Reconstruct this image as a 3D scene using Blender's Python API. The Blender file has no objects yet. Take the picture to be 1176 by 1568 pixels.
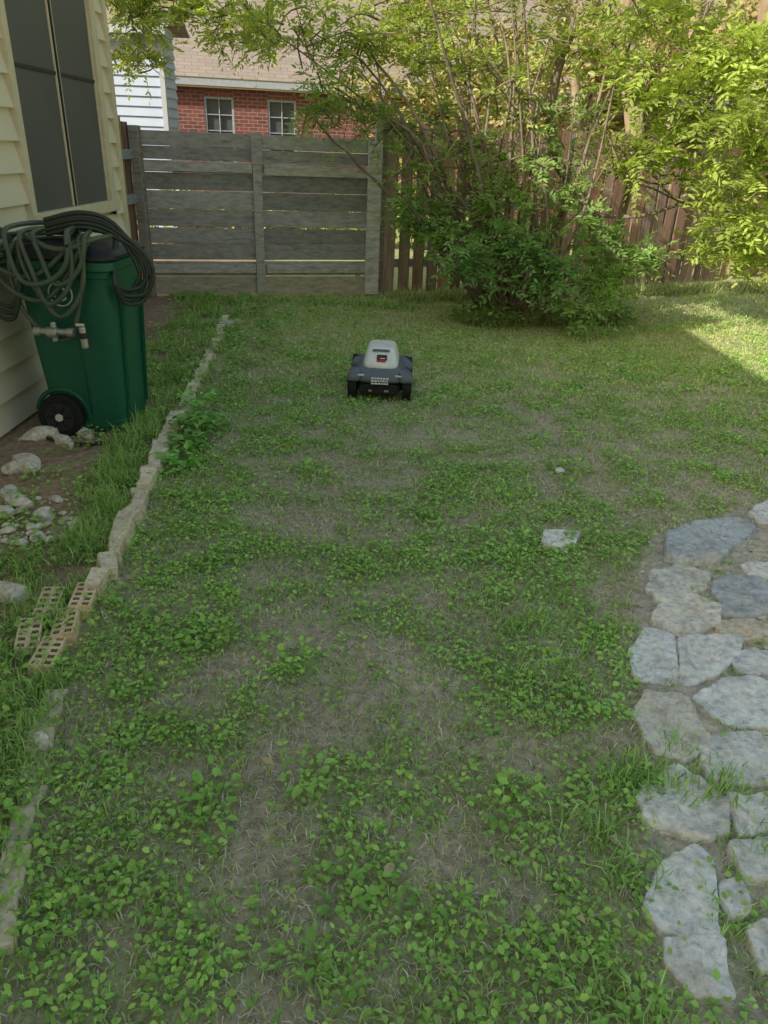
import bpy, bmesh, math, numpy as np
from mathutils import Vector, Matrix, Euler
R=np.random.default_rng(7)
scene=bpy.context.scene
# ---------------------------------------------------------------- survey maths (world metres)
f=1130.0;pit=math.radians(26.2);rol=math.radians(2.3);CH=1.55
def ray(px,py):
    x=px-588;y=py-784
    x0=x*math.cos(rol)+y*math.sin(rol); y0=-x*math.sin(rol)+y*math.cos(rol)
    return x0, f*math.cos(pit)-y0*math.sin(pit), -f*math.sin(pit)-y0*math.cos(pit)
def G(px,py):
    a,b,c=ray(px,py);t=-CH/c
    return (a*t,b*t)
def W(px,py,Y):
    a,b,c=ray(px,py);t=Y/b
    return np.array([a*t,Y,CH+c*t])
# ---------------------------------------------------------------- helpers
def link(o,parent=None):
    scene.collection.objects.link(o)
    if parent: o.parent=parent
    return o
def empty(name,loc=(0,0,0)):
    e=bpy.data.objects.new(name,None); e.location=loc; e.empty_display_size=0.2
    return link(e)
def mk(name,V,F,mat,col=None,parent=None,smooth=False):
    V=np.asarray(V,dtype=np.float32); F=np.asarray(F,dtype=np.int32)
    k=F.shape[1]; me=bpy.data.meshes.new(name)
    me.vertices.add(len(V)); me.vertices.foreach_set('co',V.ravel())
    me.loops.add(F.size); me.loops.foreach_set('vertex_index',F.ravel())
    me.polygons.add(len(F)); me.polygons.foreach_set('loop_start',np.arange(0,F.size,k,dtype=np.int32))
    me.polygons.foreach_set('loop_total',np.full(len(F),k,dtype=np.int32))
    if smooth: me.polygons.foreach_set('use_smooth',np.ones(len(F),dtype=bool))
    me.materials.append(mat)
    me.update(calc_edges=True); me.validate()
    if col is not None:
        a=me.color_attributes.new('Col','FLOAT_COLOR','POINT')
        c=np.ones((len(V),4),dtype=np.float32); c[:,:3]=col; a.data.foreach_set('color',c.ravel())
    return link(bpy.data.objects.new(name,me),parent)
_tab=R.random((256,256))
def vn(x,y,s=1.0,o=0):
    x=np.asarray(x)/s+o*17.3+500; y=np.asarray(y)/s+o*9.1+500
    xi=np.floor(x).astype(int);yi=np.floor(y).astype(int);fx=x-xi;fy=y-yi
    fx=fx*fx*(3-2*fx);fy=fy*fy*(3-2*fy)
    g=lambda a,b:_tab[a%256,b%256]
    return (g(xi,yi)*(1-fx)+g(xi+1,yi)*fx)*(1-fy)+(g(xi,yi+1)*(1-fx)+g(xi+1,yi+1)*fx)*fy
def fbm(x,y,s,o=0): return (vn(x,y,s,o)+.5*vn(x,y,s/2,o+1)+.25*vn(x,y,s/4,o+2))/1.75
# ---------------------------------------------------------------- materials
def nm(name):
    m=bpy.data.materials.new(name); m.use_nodes=True; nt=m.node_tree
    return m,nt,nt.nodes,nt.links,nt.nodes['Principled BSDF']
def ramp(N,stops):
    r=N.new('ShaderNodeValToRGB'); e=r.color_ramp.elements
    e[0].position=stops[0][0]; e[0].color=(*stops[0][1],1); e[1].position=stops[-1][0]; e[1].color=(*stops[-1][1],1)
    for p,c in stops[1:-1]: q=e.new(p); q.color=(*c,1)
    return r
def noisemat(name,stops,scale=8,rough=.8,bump=.3,bscale=None,stretch=(1,1,1),metal=0,attr=False,detail=5,bdist=.01,spec=.3,speck=0,dist=0):
    m,nt,N,L,b=nm(name)
    tc=N.new('ShaderNodeTexCoord'); mp=N.new('ShaderNodeMapping'); mp.inputs['Scale'].default_value=stretch
    L.new(tc.outputs['Object'],mp.inputs[0])
    n=N.new('ShaderNodeTexNoise'); n.inputs['Scale'].default_value=scale; n.inputs['Detail'].default_value=detail; n.inputs['Roughness'].default_value=.65; n.inputs['Distortion'].default_value=dist
    L.new(mp.outputs[0],n.inputs['Vector'])
    r=ramp(N,stops); L.new(n.outputs[0],r.inputs[0]); out=r.outputs[0]
    def mul(a,bb):
        mx=N.new('ShaderNodeMix'); mx.data_type='RGBA'; mx.blend_type='MULTIPLY'; mx.inputs[0].default_value=1
        L.new(a,mx.inputs[6]); L.new(bb,mx.inputs[7]); return mx.outputs[2]
    if speck:
        n3=N.new('ShaderNodeTexNoise'); n3.inputs['Scale'].default_value=speck; n3.inputs['Detail'].default_value=5; L.new(mp.outputs[0],n3.inputs['Vector'])
        r3=ramp(N,[(.32,(.72,.70,.67)),(.5,(.95,.94,.93)),(.75,(1.1,1.1,1.1))]); L.new(n3.outputs[0],r3.inputs[0]); out=mul(out,r3.outputs[0])
    if attr:
        a=N.new('ShaderNodeAttribute'); a.attribute_name='Col'; out=mul(out,a.outputs['Color'])
    L.new(out,b.inputs['Base Color'])
    b.inputs['Roughness'].default_value=rough; b.inputs['Metallic'].default_value=metal
    b.inputs['Specular IOR Level'].default_value=spec
    if bump:
        n2=N.new('ShaderNodeTexNoise'); n2.inputs['Scale'].default_value=bscale or scale*3; n2.inputs['Detail'].default_value=4
        L.new(mp.outputs[0],n2.inputs['Vector'])
        bp=N.new('ShaderNodeBump'); bp.inputs['Strength'].default_value=bump; bp.inputs['Distance'].default_value=bdist
        L.new(n2.outputs[0],bp.inputs['Height']); L.new(bp.outputs[0],b.inputs['Normal'])
    return m
def leafmat(name,trans=.35,rough=.5):
    m,nt,N,L,b=nm(name)
    a=N.new('ShaderNodeAttribute'); a.attribute_name='Col'
    L.new(a.outputs['Color'],b.inputs['Base Color']); b.inputs['Roughness'].default_value=rough
    b.inputs['Specular IOR Level'].default_value=.35
    if trans>0:
        t=N.new('ShaderNodeBsdfTranslucent'); mx=N.new('ShaderNodeMixShader'); mx.inputs[0].default_value=trans
        g=N.new('ShaderNodeMix'); g.data_type='RGBA'; g.blend_type='MULTIPLY'; g.inputs[0].default_value=1
        g.inputs[7].default_value=(1.4,1.35,.8,1); L.new(a.outputs['Color'],g.inputs[6]); L.new(g.outputs[2],t.inputs[0])
        L.new(b.outputs[0],mx.inputs[1]); L.new(t.outputs[0],mx.inputs[2])
        L.new(mx.outputs[0],N['Material Output'].inputs[0])
    return m
def flat(name,c,rough=.5,metal=0,spec=.4):
    return noisemat(name,[(.3,tuple(x*.88 for x in c)),(.7,tuple(min(1,x*1.1) for x in c))],scale=14,rough=rough,bump=.04,metal=metal,spec=spec)
M={}
M['leaf']=leafmat('foliage',.4); M['weed']=leafmat('weed_leaf',.12,.5); M['grass']=leafmat('grass_blade',.12,.55)
M['ground']=noisemat('soil_and_thatch',[(.25,(.5,.47,.42)),(.5,(.95,.93,.89)),(.75,(1.4,1.36,1.28))],scale=30,rough=.95,bump=.8,bscale=70,attr=True,bdist=.014,spec=.1,detail=6)
M['siding']=noisemat('cream_vinyl_siding',[(.3,(.78,.72,.58)),(.7,(.84,.79,.66))],scale=1.5,rough=.55,bump=.08,bscale=60,stretch=(1,.15,1))
M['bluesiding']=noisemat('pale_blue_siding',[(.3,(.40,.49,.66)),(.7,(.45,.54,.71))],scale=1.5,rough=.6,bump=.1)
M['trim']=flat('cream_trim',(.76,.69,.53),.5)
M['white']=flat('white_paint',(.75,.75,.72),.5); M['fascia']=flat('grey_fascia',(.42,.47,.54),.5)
M['wood']=noisemat('weathered_grey_wood',[(.2,(.22,.22,.24)),(.5,(.47,.47,.50)),(.8,(.68,.67,.69))],scale=2.2,rough=.9,bump=.7,bscale=7,stretch=(1.2,14,14),attr=True,bdist=.008)
M['woodv']=noisemat('cedar_picket',[(.2,(.14,.085,.06)),(.5,(.33,.21,.15)),(.8,(.50,.35,.25))],scale=2.2,rough=.9,bump=.6,bscale=7,stretch=(14,14,1.2),attr=True,bdist=.006)
M['bark']=noisemat('bark',[(.3,(.13,.10,.08)),(.7,(.36,.30,.23))],scale=12,rough=.95,bump=.9,stretch=(1,1,.25),bdist=.01)
M['barkpale']=noisemat('pale_bark',[(.3,(.28,.21,.14)),(.7,(.52,.42,.31))],scale=9,rough=.95,bump=.9,stretch=(1,1,.3),bdist=.01)
M['green']=noisemat('green_bin_plastic',[(.3,(.010,.115,.070)),(.7,(.015,.145,.09))],scale=5,rough=.42,bump=.12,bscale=180,bdist=.001,spec=.5)
M['dark']=flat('dark_plastic',(.03,.034,.042),.5); M['rubber']=noisemat('black_rubber',[(.3,(.014,.014,.016)),(.7,(.034,.034,.036))],scale=20,rough=.8,bump=.3,bscale=80)
M['slate']=flat('slate_grey_plastic',(.14,.17,.215),.3); M['gwhite']=flat('white_plastic',(.88,.89,.91),.3)
M['red']=flat('red_label',(.65,.03,.04),.5); M['hose']=noisemat('hose_rubber',[(.3,(.085,.11,.085)),(.7,(.14,.18,.135))],scale=10,rough=.4,bump=.1)
M['hoseb']=flat('black_hose',(.04,.055,.048),.35); M['metal']=flat('metal',(.55,.55,.56),.35,.8); M['screen']=noisemat('window_screen',[(.3,(.105,.11,.12)),(.7,(.135,.14,.15))],scale=.9,rough=.5,bump=.1,bscale=400,bdist=.001)
M['glass']=flat('dark_glass',(.10,.11,.13),.15,0,.6)
M['lime']=noisemat('limestone',[(.26,(.42,.42,.43)),(.42,(.70,.70,.71)),(.58,(.86,.86,.86)),(.78,(.74,.69,.61))],scale=8,rough=.92,bump=.9,bscale=22,attr=True,bdist=.03,detail=9,speck=45,dist=1.2)
M['paver']=noisemat('edging_stone',[(.25,(.50,.43,.35)),(.5,(.80,.73,.62)),(.8,(.90,.87,.81))],scale=14,rough=.95,bump=.8,bscale=40,attr=True,bdist=.008,speck=70)
def shingle():
    m,nt,N,L,b=nm('roof_shingles'); tc=N.new('ShaderNodeTexCoord'); br=N.new('ShaderNodeTexBrick')
    L.new(tc.outputs['UV'],br.inputs[0]); br.inputs['Color1'].default_value=(.34,.29,.265,1); br.inputs['Color2'].default_value=(.29,.245,.225,1); br.inputs['Mortar'].default_value=(.22,.19,.17,1)
    br.inputs['Scale'].default_value=1; br.inputs['Brick Width'].default_value=.3; br.inputs['Row Height'].default_value=.14; br.inputs['Mortar Size'].default_value=.010
    L.new(br.outputs[0],b.inputs['Base Color']); b.inputs['Roughness'].default_value=.95; return m
def brick():
    m,nt,N,L,b=nm('red_brick'); tc=N.new('ShaderNodeTexCoord'); br=N.new('ShaderNodeTexBrick')
    L.new(tc.outputs['UV'],br.inputs[0]); br.inputs['Color1'].default_value=(.30,.09,.078,1); br.inputs['Color2'].default_value=(.17,.06,.06,1); br.inputs['Mortar'].default_value=(.34,.30,.28,1)
    br.inputs['Scale'].default_value=1; br.inputs['Brick Width'].default_value=.21; br.inputs['Row Height'].default_value=.075; br.inputs['Mortar Size'].default_value=.007
    L.new(br.outputs[0],b.inputs['Base Color']); b.inputs['Roughness'].default_value=.9
    bp=N.new('ShaderNodeBump'); bp.inputs['Distance'].default_value=.01; bp.invert=True; L.new(br.outputs['Fac'],bp.inputs['Height']); L.new(bp.outputs[0],b.inputs['Normal']); return m
M['shingle']=shingle(); M['brick']=brick()
# ---------------------------------------------------------------- shape helpers
def box(name,c,s,mat,parent=None,bev=0,rot=(0,0,0)):
    bm=bmesh.new(); bmesh.ops.create_cube(bm,size=1)
    bmesh.ops.scale(bm,vec=s,verts=bm.verts)
    if bev: bmesh.ops.bevel(bm,geom=bm.edges[:],offset=bev,segments=2,affect='EDGES')
    me=bpy.data.meshes.new(name); bm.to_mesh(me); bm.free(); me.materials.append(mat)
    o=bpy.data.objects.new(name,me); o.location=c; o.rotation_euler=rot; link(o,parent)
    a=me.color_attributes.new('Col','FLOAT_COLOR','POINT')
    a.data.foreach_set('color',np.ones(len(me.vertices)*4,dtype=np.float32))
    return o
def boxes(name,lst,mat,parent=None,bev=0,rough=0):
    bm=bmesh.new(); cl=bm.verts.layers.float_color.new('Col')
    for c,s,rt,col in lst:
        b2=bmesh.ops.create_cube(bm,size=1); vs=b2['verts']
        bmesh.ops.scale(bm,vec=s,verts=vs)
        if rough:
            for v in vs: v.co+=Vector(R.normal(0,rough,3))
        if bev:
            es=list({e for v in vs for e in v.link_edges}); r=bmesh.ops.bevel(bm,geom=es,offset=bev,segments=1,affect='EDGES'); vs=list({v for fc in r['faces'] for v in fc.verts}|{v for v in vs if v.is_valid})
        bmesh.ops.transform(bm,matrix=Matrix.Translation(c)@Euler(rt).to_matrix().to_4x4(),verts=vs)
        for v in vs: v[cl]=(*col,1)
    me=bpy.data.meshes.new(name); bm.to_mesh(me); bm.free(); me.materials.append(mat)
    return link(bpy.data.objects.new(name,me),parent)
def loft(name,rings,mat,parent=None,smooth=True,sub=0,cap=True):
    n=len(rings[0]); V=np.concatenate([np.asarray(r,float) for r in rings]); F=[]
    for i in range(len(rings)-1):
        for j in range(n):
            k=(j+1)%n; F.append([i*n+j,i*n+k,(i+1)*n+k,(i+1)*n+j])
    me=bpy.data.meshes.new(name); FF=F+([list(range(n))[::-1],[(len(rings)-1)*n+j for j in range(n)]] if cap else [])
    me.from_pydata([tuple(v) for v in V],[],FF); me.materials.append(mat)
    bm=bmesh.new(); bm.from_mesh(me); bmesh.ops.recalc_face_normals(bm,faces=bm.faces); bm.to_mesh(me); bm.free()
    if smooth:
        for p in me.polygons: p.use_smooth=True
    o=link(bpy.data.objects.new(name,me),parent)
    if sub: md=o.modifiers.new('s','SUBSURF'); md.levels=sub; md.render_levels=sub
    return o
def rr(cx,cy,w,d,z,e=4,n=24,tilt=0):
    t=np.arange(n)*2*math.pi/n; c=np.cos(t);s=np.sin(t)
    x=np.sign(c)*np.abs(c)**(2/e)*w/2; y=np.sign(s)*np.abs(s)**(2/e)*d/2
    return np.stack([cx+x,cy+y,np.full(n,z)+tilt*y],1)
def tubes(name,paths,mat,parent=None,sides=6):
    Vs=[];Fs=[];off=0
    for pts,rad in paths:
        pts=np.asarray(pts,float); n=len(pts); rad=np.broadcast_to(rad,(n,))
        T=np.gradient(pts,axis=0); T/=np.linalg.norm(T,axis=1)[:,None]+1e-9
        up=np.array([0.03,0.05,1.0]); 
        if abs(T[:,2]).mean()>.8: up=np.array([1,.05,.03])
        A=np.cross(T,up); A/=np.linalg.norm(A,axis=1)[:,None]+1e-9; B=np.cross(T,A)
        th=np.arange(sides)*2*math.pi/sides
        ring=pts[:,None]+rad[:,None,None]*(np.cos(th)[None,:,None]*A[:,None]+np.sin(th)[None,:,None]*B[:,None])
        Vs.append(ring.reshape(-1,3))
        i=np.arange(n-1)[:,None]*sides; j=np.arange(sides)[None]; k=(j+1)%sides
        Fs.append(np.stack([i+j,i+k,i+sides+k,i+sides+j],-1).reshape(-1,4)+off); off+=n*sides
    return mk(name,np.concatenate(Vs),np.concatenate(Fs),mat,parent=parent,smooth=True,col=np.ones((off,3)))
def spline(cps,n):
    cps=np.asarray(cps,float); P=np.vstack([2*cps[0]-cps[1],cps,2*cps[-1]-cps[-2]]); out=[]
    m=len(cps)-1; ts=np.linspace(0,m-1e-6,n)
    for t in ts:
        i=int(t);u=t-i;a,b,c,d=P[i],P[i+1],P[i+2],P[i+3]
        out.append(.5*((2*b)+(-a+c)*u+(2*a-5*b+4*c-d)*u*u+(-a+3*b-3*c+d)*u**3))
    return np.array(out)
def cyl(name,p0,p1,r,mat,parent=None,n=24,r2=None):
    p0=np.array(p0,float);p1=np.array(p1,float);T=(p1-p0)/np.linalg.norm(p1-p0);up=np.array([0,0,1.]) if abs(T[2])<.9 else np.array([1.,0,0])
    A=np.cross(T,up);A/=np.linalg.norm(A);B=np.cross(T,A);th=np.arange(n)*2*math.pi/n
    rg=lambda p,q:p+q*(np.cos(th)[:,None]*A+np.sin(th)[:,None]*B)
    r2=r if r2 is None else r2; e=.06
    return loft(name,[rg(p0,r*.93),rg(p0+(p1-p0)*e,r),rg(p1-(p1-p0)*e,r2),rg(p1,r2*.93)],mat,parent,smooth=False)
# ---------------------------------------------------------------- edging line and masks
EDG=np.array([[-.70,.6],[-.86,1.3],[-.92,1.5],[-1.0,1.79],[-1.05,2.18],[-1.10,2.65],[-1.14,3.01],[-1.20,3.54],[-1.28,4.24],[-1.37,5.06],[-1.48,6.2],[-1.59,7.1],[-1.8,9]])
def edgex(y): return np.interp(y,EDG[:,1],EDG[:,0])
S=[[(1018,858),(1022,825),(1065,803),(1120,797),(1150,800),(1155,815),(1120,840),(1100,862),(1050,868)],
[(1145,790),(1176,768),(1200,780),(1200,805),(1160,800)],
[(990,905),(1000,880),(1040,868),(1085,880),(1078,905),(1045,920),(1010,925)],
[(1000,950),(1010,927),(1060,917),(1100,932),(1098,955),(1060,975),(1020,970)],
[(1090,900),(1110,885),(1150,887),(1176,900),(1186,940),(1140,950),(1105,940)],
[(1135,868),(1186,863),(1196,893),(1150,883)],
[(1100,957),(1150,952),(1176,960),(1196,985),(1130,982),(1100,975)],
[(965,1000),(985,965),(1030,980),(1035,1020),(1038,1052),(980,1045),(965,1025)],
[(1038,985),(1090,980),(1135,985),(1125,1010),(1100,1038),(1060,1050),(1042,1048)],
[(1115,1015),(1150,1000),(1196,1000),(1206,1038),(1140,1038)],
[(1065,1070),(1100,1047),(1150,1045),(1186,1060),(1196,1110),(1130,1115),(1090,1100)],
[(970,1100),(985,1062),(1050,1078),(1070,1110),(1082,1140),(1050,1168),(1000,1160)],
[(1075,1170),(1090,1135),(1150,1125),(1196,1140),(1200,1205),(1120,1208),(1085,1195)],
[(972,1225),(1010,1190),(1035,1175),(1075,1205),(1108,1240),(1112,1280),(1040,1285),(990,1262)],
[(1030,1315),(1060,1300),(1090,1325),(1095,1400),(1104,1438),(1050,1442),(1010,1430),(985,1400),(1000,1350)],
[(1010,1440),(1060,1446),(1105,1440),(1112,1500),(1125,1540),(1060,1525),(1018,1485)],
[(1098,1360),(1130,1350),(1148,1400),(1118,1415)],
[(1115,1300),(1186,1290),(1200,1350),(1140,1350)],
[(1135,1425),(1196,1415),(1220,1480),(1165,1490)],
[(1110,1225),(1180,1218),(1196,1275),(1130,1285)]]
STN=[np.array([G(*q) for q in s]) for s in S]
for cx,cy,r in [(1.95,2.75,.16),(1.9,2.3,.2),(2.3,2.5,.22),(2.0,1.85,.2),(1.6,1.6,.15),(2.4,2.0,.22),(1.35,1.25,.13),(1.65,1.2,.17),(1.2,.9,.14),(2.0,1.4,.18),(2.35,3.0,.2),(1.0,.62,.13)]:
    k=7; th=np.arange(k)*2*math.pi/k+R.random(k)*.5; q=r*(0.8+.4*R.random(k)); STN.append(np.stack([cx+q*np.cos(th),cy+q*np.sin(th)],1))
def inpoly(x,y,P):
    ins=np.zeros(x.shape,bool); n=len(P)
    for i in range(n):
        x1,y1=P[i];x2,y2=P[(i+1)%n]
        c=((y1>y)!=(y2>y))&(x<(x2-x1)*(y-y1)/(y2-y1+1e-12)+x1); ins^=c
    return ins
def instone(x,y,k=.97):
    r=np.zeros(np.shape(x),bool)
    for P in STN:
        c=P.mean(0); r|=inpoly(x,y,c+(P-c)*k)
    return r
SB=np.array([[.55,.5],[.62,.95],[.66,1.2],[.76,1.5],[.84,1.75],[.93,2.15],[1.0,2.5],[1.22,3.0],[1.75,3.35],[9,3.4]])
def pathmask(x,y):
    bx=np.interp(y,SB[:,1],SB[:,0]); return ((x>bx)&(y<3.35)).astype(float)
def lush(x,y):
    n=fbm(x,y,.55,3); n2=fbm(x,y,.16,9)
    L=.62+1.0*(n-.5)+2.1*(n2-.5)
    L+=.28*np.exp(-((x-edgex(y)-.25)/.28)**2)*(y<5)
    L+=.32*np.exp(-((x-(.30+.12*y))/.30)**2)*(y<3.8)
    L-=.15*np.exp(-((x+.22)/.26)**2)*(y<4.9)
    L-=.35*np.exp(-((x-.02)/.16)**2)*((y>3.3)&(y<4.9))
    L-=.18*np.exp(-(((x-1.35)/.5)**2+((y-4.0)/.6)**2))
    L+=.15*((y>4.6)&(x>.3)&(y<6.8))
    return np.clip(L,0,1)
# ---------------------------------------------------------------- ground sheet
def gz(x,y): return (fbm(x,y,.7,5)-.5)*.03+(fbm(x,y,.12,6)-.5)*.012
def build_ground():
    fx=np.arange(-3.6,7.01,.045); fy=np.arange(-.2,12.6,.045)
    cx=np.concatenate([[-600,-200,-80,-40,-20,-10,-6,-4.4],fx,[8,10,14,20,40,80,200,600]])
    cy=np.concatenate([[-600,-200,-80,-40,-20,-10,-5,-2,-1],fy,[13.5,15,18,22,30,40,80,200,900]])
    X,Y=np.meshgrid(cx,cy); fine=(X>-3.6)&(X<7)&(Y>-.2)&(Y<12.6)
    Z=np.where(fine,gz(X,Y),0)
    nx,ny=len(cx),len(cy); V=np.stack([X,Y,Z],-1).reshape(-1,3)
    i=np.arange(ny-1)[:,None]*nx+np.arange(nx-1)[None]; F=np.stack([i,i+1,i+nx+1,i+nx],-1).reshape(-1,4)
    x=V[:,0];y=V[:,1]; L=lush(x,y)[:,None]; n=fbm(x,y,.25,12)[:,None]
    straw=np.array([.66,.585,.475]); soil=np.array([.42,.36,.295]); grn=np.array([.32,.38,.17])
    c=straw*(n)+soil*(1-n); c=c*(1-.7*L)+grn*.7*L
    far=np.clip((y-4.8)/1.5,0,1)[:,None]; c=c*(1-.6*far)+np.array([.46,.53,.20])*.6*far
    ed=edgex(y); left=(x<ed)[:,None]; c=np.where(left,np.array([.42,.31,.23])*(.7+.6*n),c)
    pm=pathmask(x,y)[:,None]>0; c=np.where(pm,np.array([.56,.52,.46])*(.7+.6*n),c)
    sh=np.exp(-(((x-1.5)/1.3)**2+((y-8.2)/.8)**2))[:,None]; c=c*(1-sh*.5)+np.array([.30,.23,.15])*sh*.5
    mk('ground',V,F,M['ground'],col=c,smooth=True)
build_ground()
# ---------------------------------------------------------------- grass / weeds
def blades(x,y,h,w,lean,col):
    n=len(x); a=R.random(n)*2*math.pi; b=R.random(n)*2*math.pi
    d=np.stack([np.cos(a),np.sin(a),np.zeros(n)],1); s=np.stack([np.cos(b),np.sin(b),np.zeros(n)],1)
    base=np.stack([x,y,gz(x,y)-.003],1); up=np.array([0,0,1.])
    lean=np.broadcast_to(lean,(n,))[:,None]; h=h[:,None]; w=np.broadcast_to(w,(n,))[:,None]
    mid=base+up*h*.55*np.sqrt(np.clip(1-lean**2*.6,.02,1))+d*h*lean*.4; tip=base+up*h*np.clip(1-lean*.85,.06,1)+d*h*lean
    V=np.stack([base-s*w,base+s*w,mid-s*w*.8,mid+s*w*.8,tip],1).reshape(-1,3)
    o=np.arange(n)[:,None,None]*5; F=(o+np.array([[0,1,2],[1,3,2],[2,3,4]])).reshape(-1,3)
    c=np.repeat(col,5,0); k=np.tile([.8,.8,1,1,1.08],n)[:,None]; return V,F,np.clip(c*k,0,.92)  # occlusion-like shade painted in: bases darker, tips slightly lighter
def samp(dens,y0,y1,margin=.7):
    wmax=.56*y1+margin; n=int(dens*(y1-y0)*2*wmax); x=(R.random(n)*2-1)*wmax+.1; y=y0+R.random(n)*(y1-y0)
    k=np.abs(x)<(.56*y+margin); return x[k],y[k]
strips=[(.5,1.5,7200,1),(1.5,3,5600,1.05),(3,5,3700,1.25),(5,8,2400,1.6),(8,12.4,1300,2.2)]
def zone(x,y):
    ok=(x>edgex(y)+.03)&(~instone(x,y))
    pm=pathmask(x,y)>0
    ok&=~(pm&(R.random(len(x))<np.where(y<1.6,.35,.90)))
    fy=8.75+.27*(x+.8); ok&=(y<np.where(x<0,fy,9.0+.37*x)+.25)
    ok&=x>-2.6
    return ok
VV=[];FF=[];CC=[];off=0
for y0,y1,dn,sc in strips:
    x,y=samp(dn,y0,y1); k=zone(x,y); x=x[k];y=y[k]
    L=lush(x,y); k=R.random(len(x))<(.45+.5*L+(y>5)*.3); x=x[k];y=y[k];L=L[k]; n=len(x)
    tall=fbm(x,y,.3,21); h=(.016+.027*R.random(n)+.055*np.clip(tall-.52,0,1)*3*R.random(n))*sc**.35
    w=(.0013+.0012*R.random(n))*sc
    g=np.array([.36,.57,.17]); yl=np.array([.64,.74,.31]); dr=np.array([.86,.80,.64])
    t=R.random(n)[:,None]; c=g*(1-t)+yl*t; dry=(R.random(n)<(.36-.26*L))[:,None]; c=np.where(dry,dr*(.65+.5*R.random(n)[:,None]),c)
    far=np.clip((y-4.5)/1.5,0,1)[:,None]; c=c*(1+.08*far*np.array([1.5,1,-1.5])); c*=(.65+.5*R.random(n))[:,None]
    V,F,c=blades(x,y,h,w,.25+.75*R.random(n),c); VV.append(V);FF.append(F+off);CC.append(c);off+=len(V)
    x,y=samp(dn*1.0,y0,y1); k=zone(x,y)&(R.random(len(x))<(1.0-.7*lush(x,y))*np.where(y>5,.5,1)); x=x[k];y=y[k]; n=len(x)
    c=np.array([.90,.83,.70])*(.4+.65*R.random(n)[:,None])
    V,F,c=blades(x,y,(.015+.035*R.random(n))*sc**.3,(.0010+.0010*R.random(n))*sc,.84+.15*R.random(n),c); VV.append(V);FF.append(F+off);CC.append(c);off+=len(V)
GC=(.38,.60,.18)
def tufts(cx,cy,nb,hmin,hmax,sp,w=.0022,cg=GC):
    global off
    for a,b in zip(cx,cy):
        n=int(nb*(.6+.8*R.random())); x=a+R.normal(0,sp,n);y=b+R.normal(0,sp,n)
        c=np.array(cg)*(.65+.6*R.random(n)[:,None])+np.where(R.random(n)<.15,.25,0)[:,None]*np.array([1,.85,.5])
        V,F,c=blades(x,y,hmin+(hmax-hmin)*R.random(n),w*(.7+.6*R.random(n)),.15+.8*R.random(n),c); VV.append(V);FF.append(F+off);CC.append(c);off+=len(V)
yy=1.0+R.random(120)*4.6; o_=R.random(120)**1.3; tufts(edgex(yy)-.05-.28*o_,yy,36,.05,.13,.03)
yy=.7+R.random(60)*1.2; tufts(edgex(yy)-.12+.12*R.random(60),yy,36,.04,.09,.03)
yy=2.6+R.random(45)*1.6; tufts(edgex(yy)-.07-.18*R.random(45),yy,50,.08,.18,.03)
yy=1.0+R.random(45)*1.6; tufts(edgex(yy)-.1-.5*R.random(45),yy,36,.05,.12,.035)
yy=5+R.random(80)*3.4; tufts(edgex(yy)+.1-.6*R.random(80),yy,45,.06,.15,.04,.003)
x,y=samp(34,.6,5); k=zone(x,y); tufts(x[k],y[k],16,.03,.08,.022,.0018)
tufts(-2.45+R.random(60)*2.7,8.1+R.random(60)*.25,40,.05,.14,.05,.003)
xx=.0+R.random(120)*5.2; tufts(xx,8.75+.37*xx-.35*R.random(120),50,.08,.25,.06,.004,(.45,.52,.21))
xx=.75+R.random(90)*1.6; tufts(xx,7.35+.3*R.random(90)+.25*(xx-.8),45,.08,.24,.05,.0035,(.45,.52,.22))
tufts(.45+.5*R.random(22),.8+R.random(22)*1.5,60,.05,.12,.035,.0022,(.38,.62,.19))
tufts(.95+.5*R.random(34),.6+R.random(34)*.9,55,.04,.1,.045,.0022,(.39,.64,.21))
x=R.uniform(.7,2.2,900);y=R.uniform(.9,3.2,900); k=(pathmask(x,y)>0)&~instone(x,y,1.0)&(R.random(900)<np.where(y<1.9,.9,.25)); tufts(x[k],y[k],14,.02,.05,.014,.0016,(.38,.58,.19))
tufts([-1.42,-1.38,-1.45,-1.36],[4.05,4.25,4.5,3.95],90,.1,.24,.035)
mk('lawn_grass',np.concatenate(VV),np.concatenate(FF),M['grass'],col=np.concatenate(CC))
def leaf6(base,d,nrm,L,Wd,fold=.25):
    s=np.cross(d,nrm); s/=np.linalg.norm(s,axis=1)[:,None]+1e-9
    L=L[:,None];Wd=Wd[:,None]
    P=[base, base+d*L*.32+s*Wd*.5+nrm*Wd*fold, base+d*L*.72+s*Wd*.38+nrm*Wd*fold*.6, base+d*L-nrm*L*.06, base+d*L*.72-s*Wd*.38+nrm*Wd*fold*.6, base+d*L*.32-s*Wd*.5+nrm*Wd*fold]
    V=np.stack(P,1).reshape(-1,3); o=np.arange(len(base))[:,None,None]*6
    return V,(o+np.array([[0,1,2,3],[0,3,4,5]])).reshape(-1,4)
def norm(v): return v/(np.linalg.norm(v,axis=1)[:,None]+1e-9)
VV=[];FF=[];CC=[];off=0
WC=(.27,.53,.12)
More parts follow.
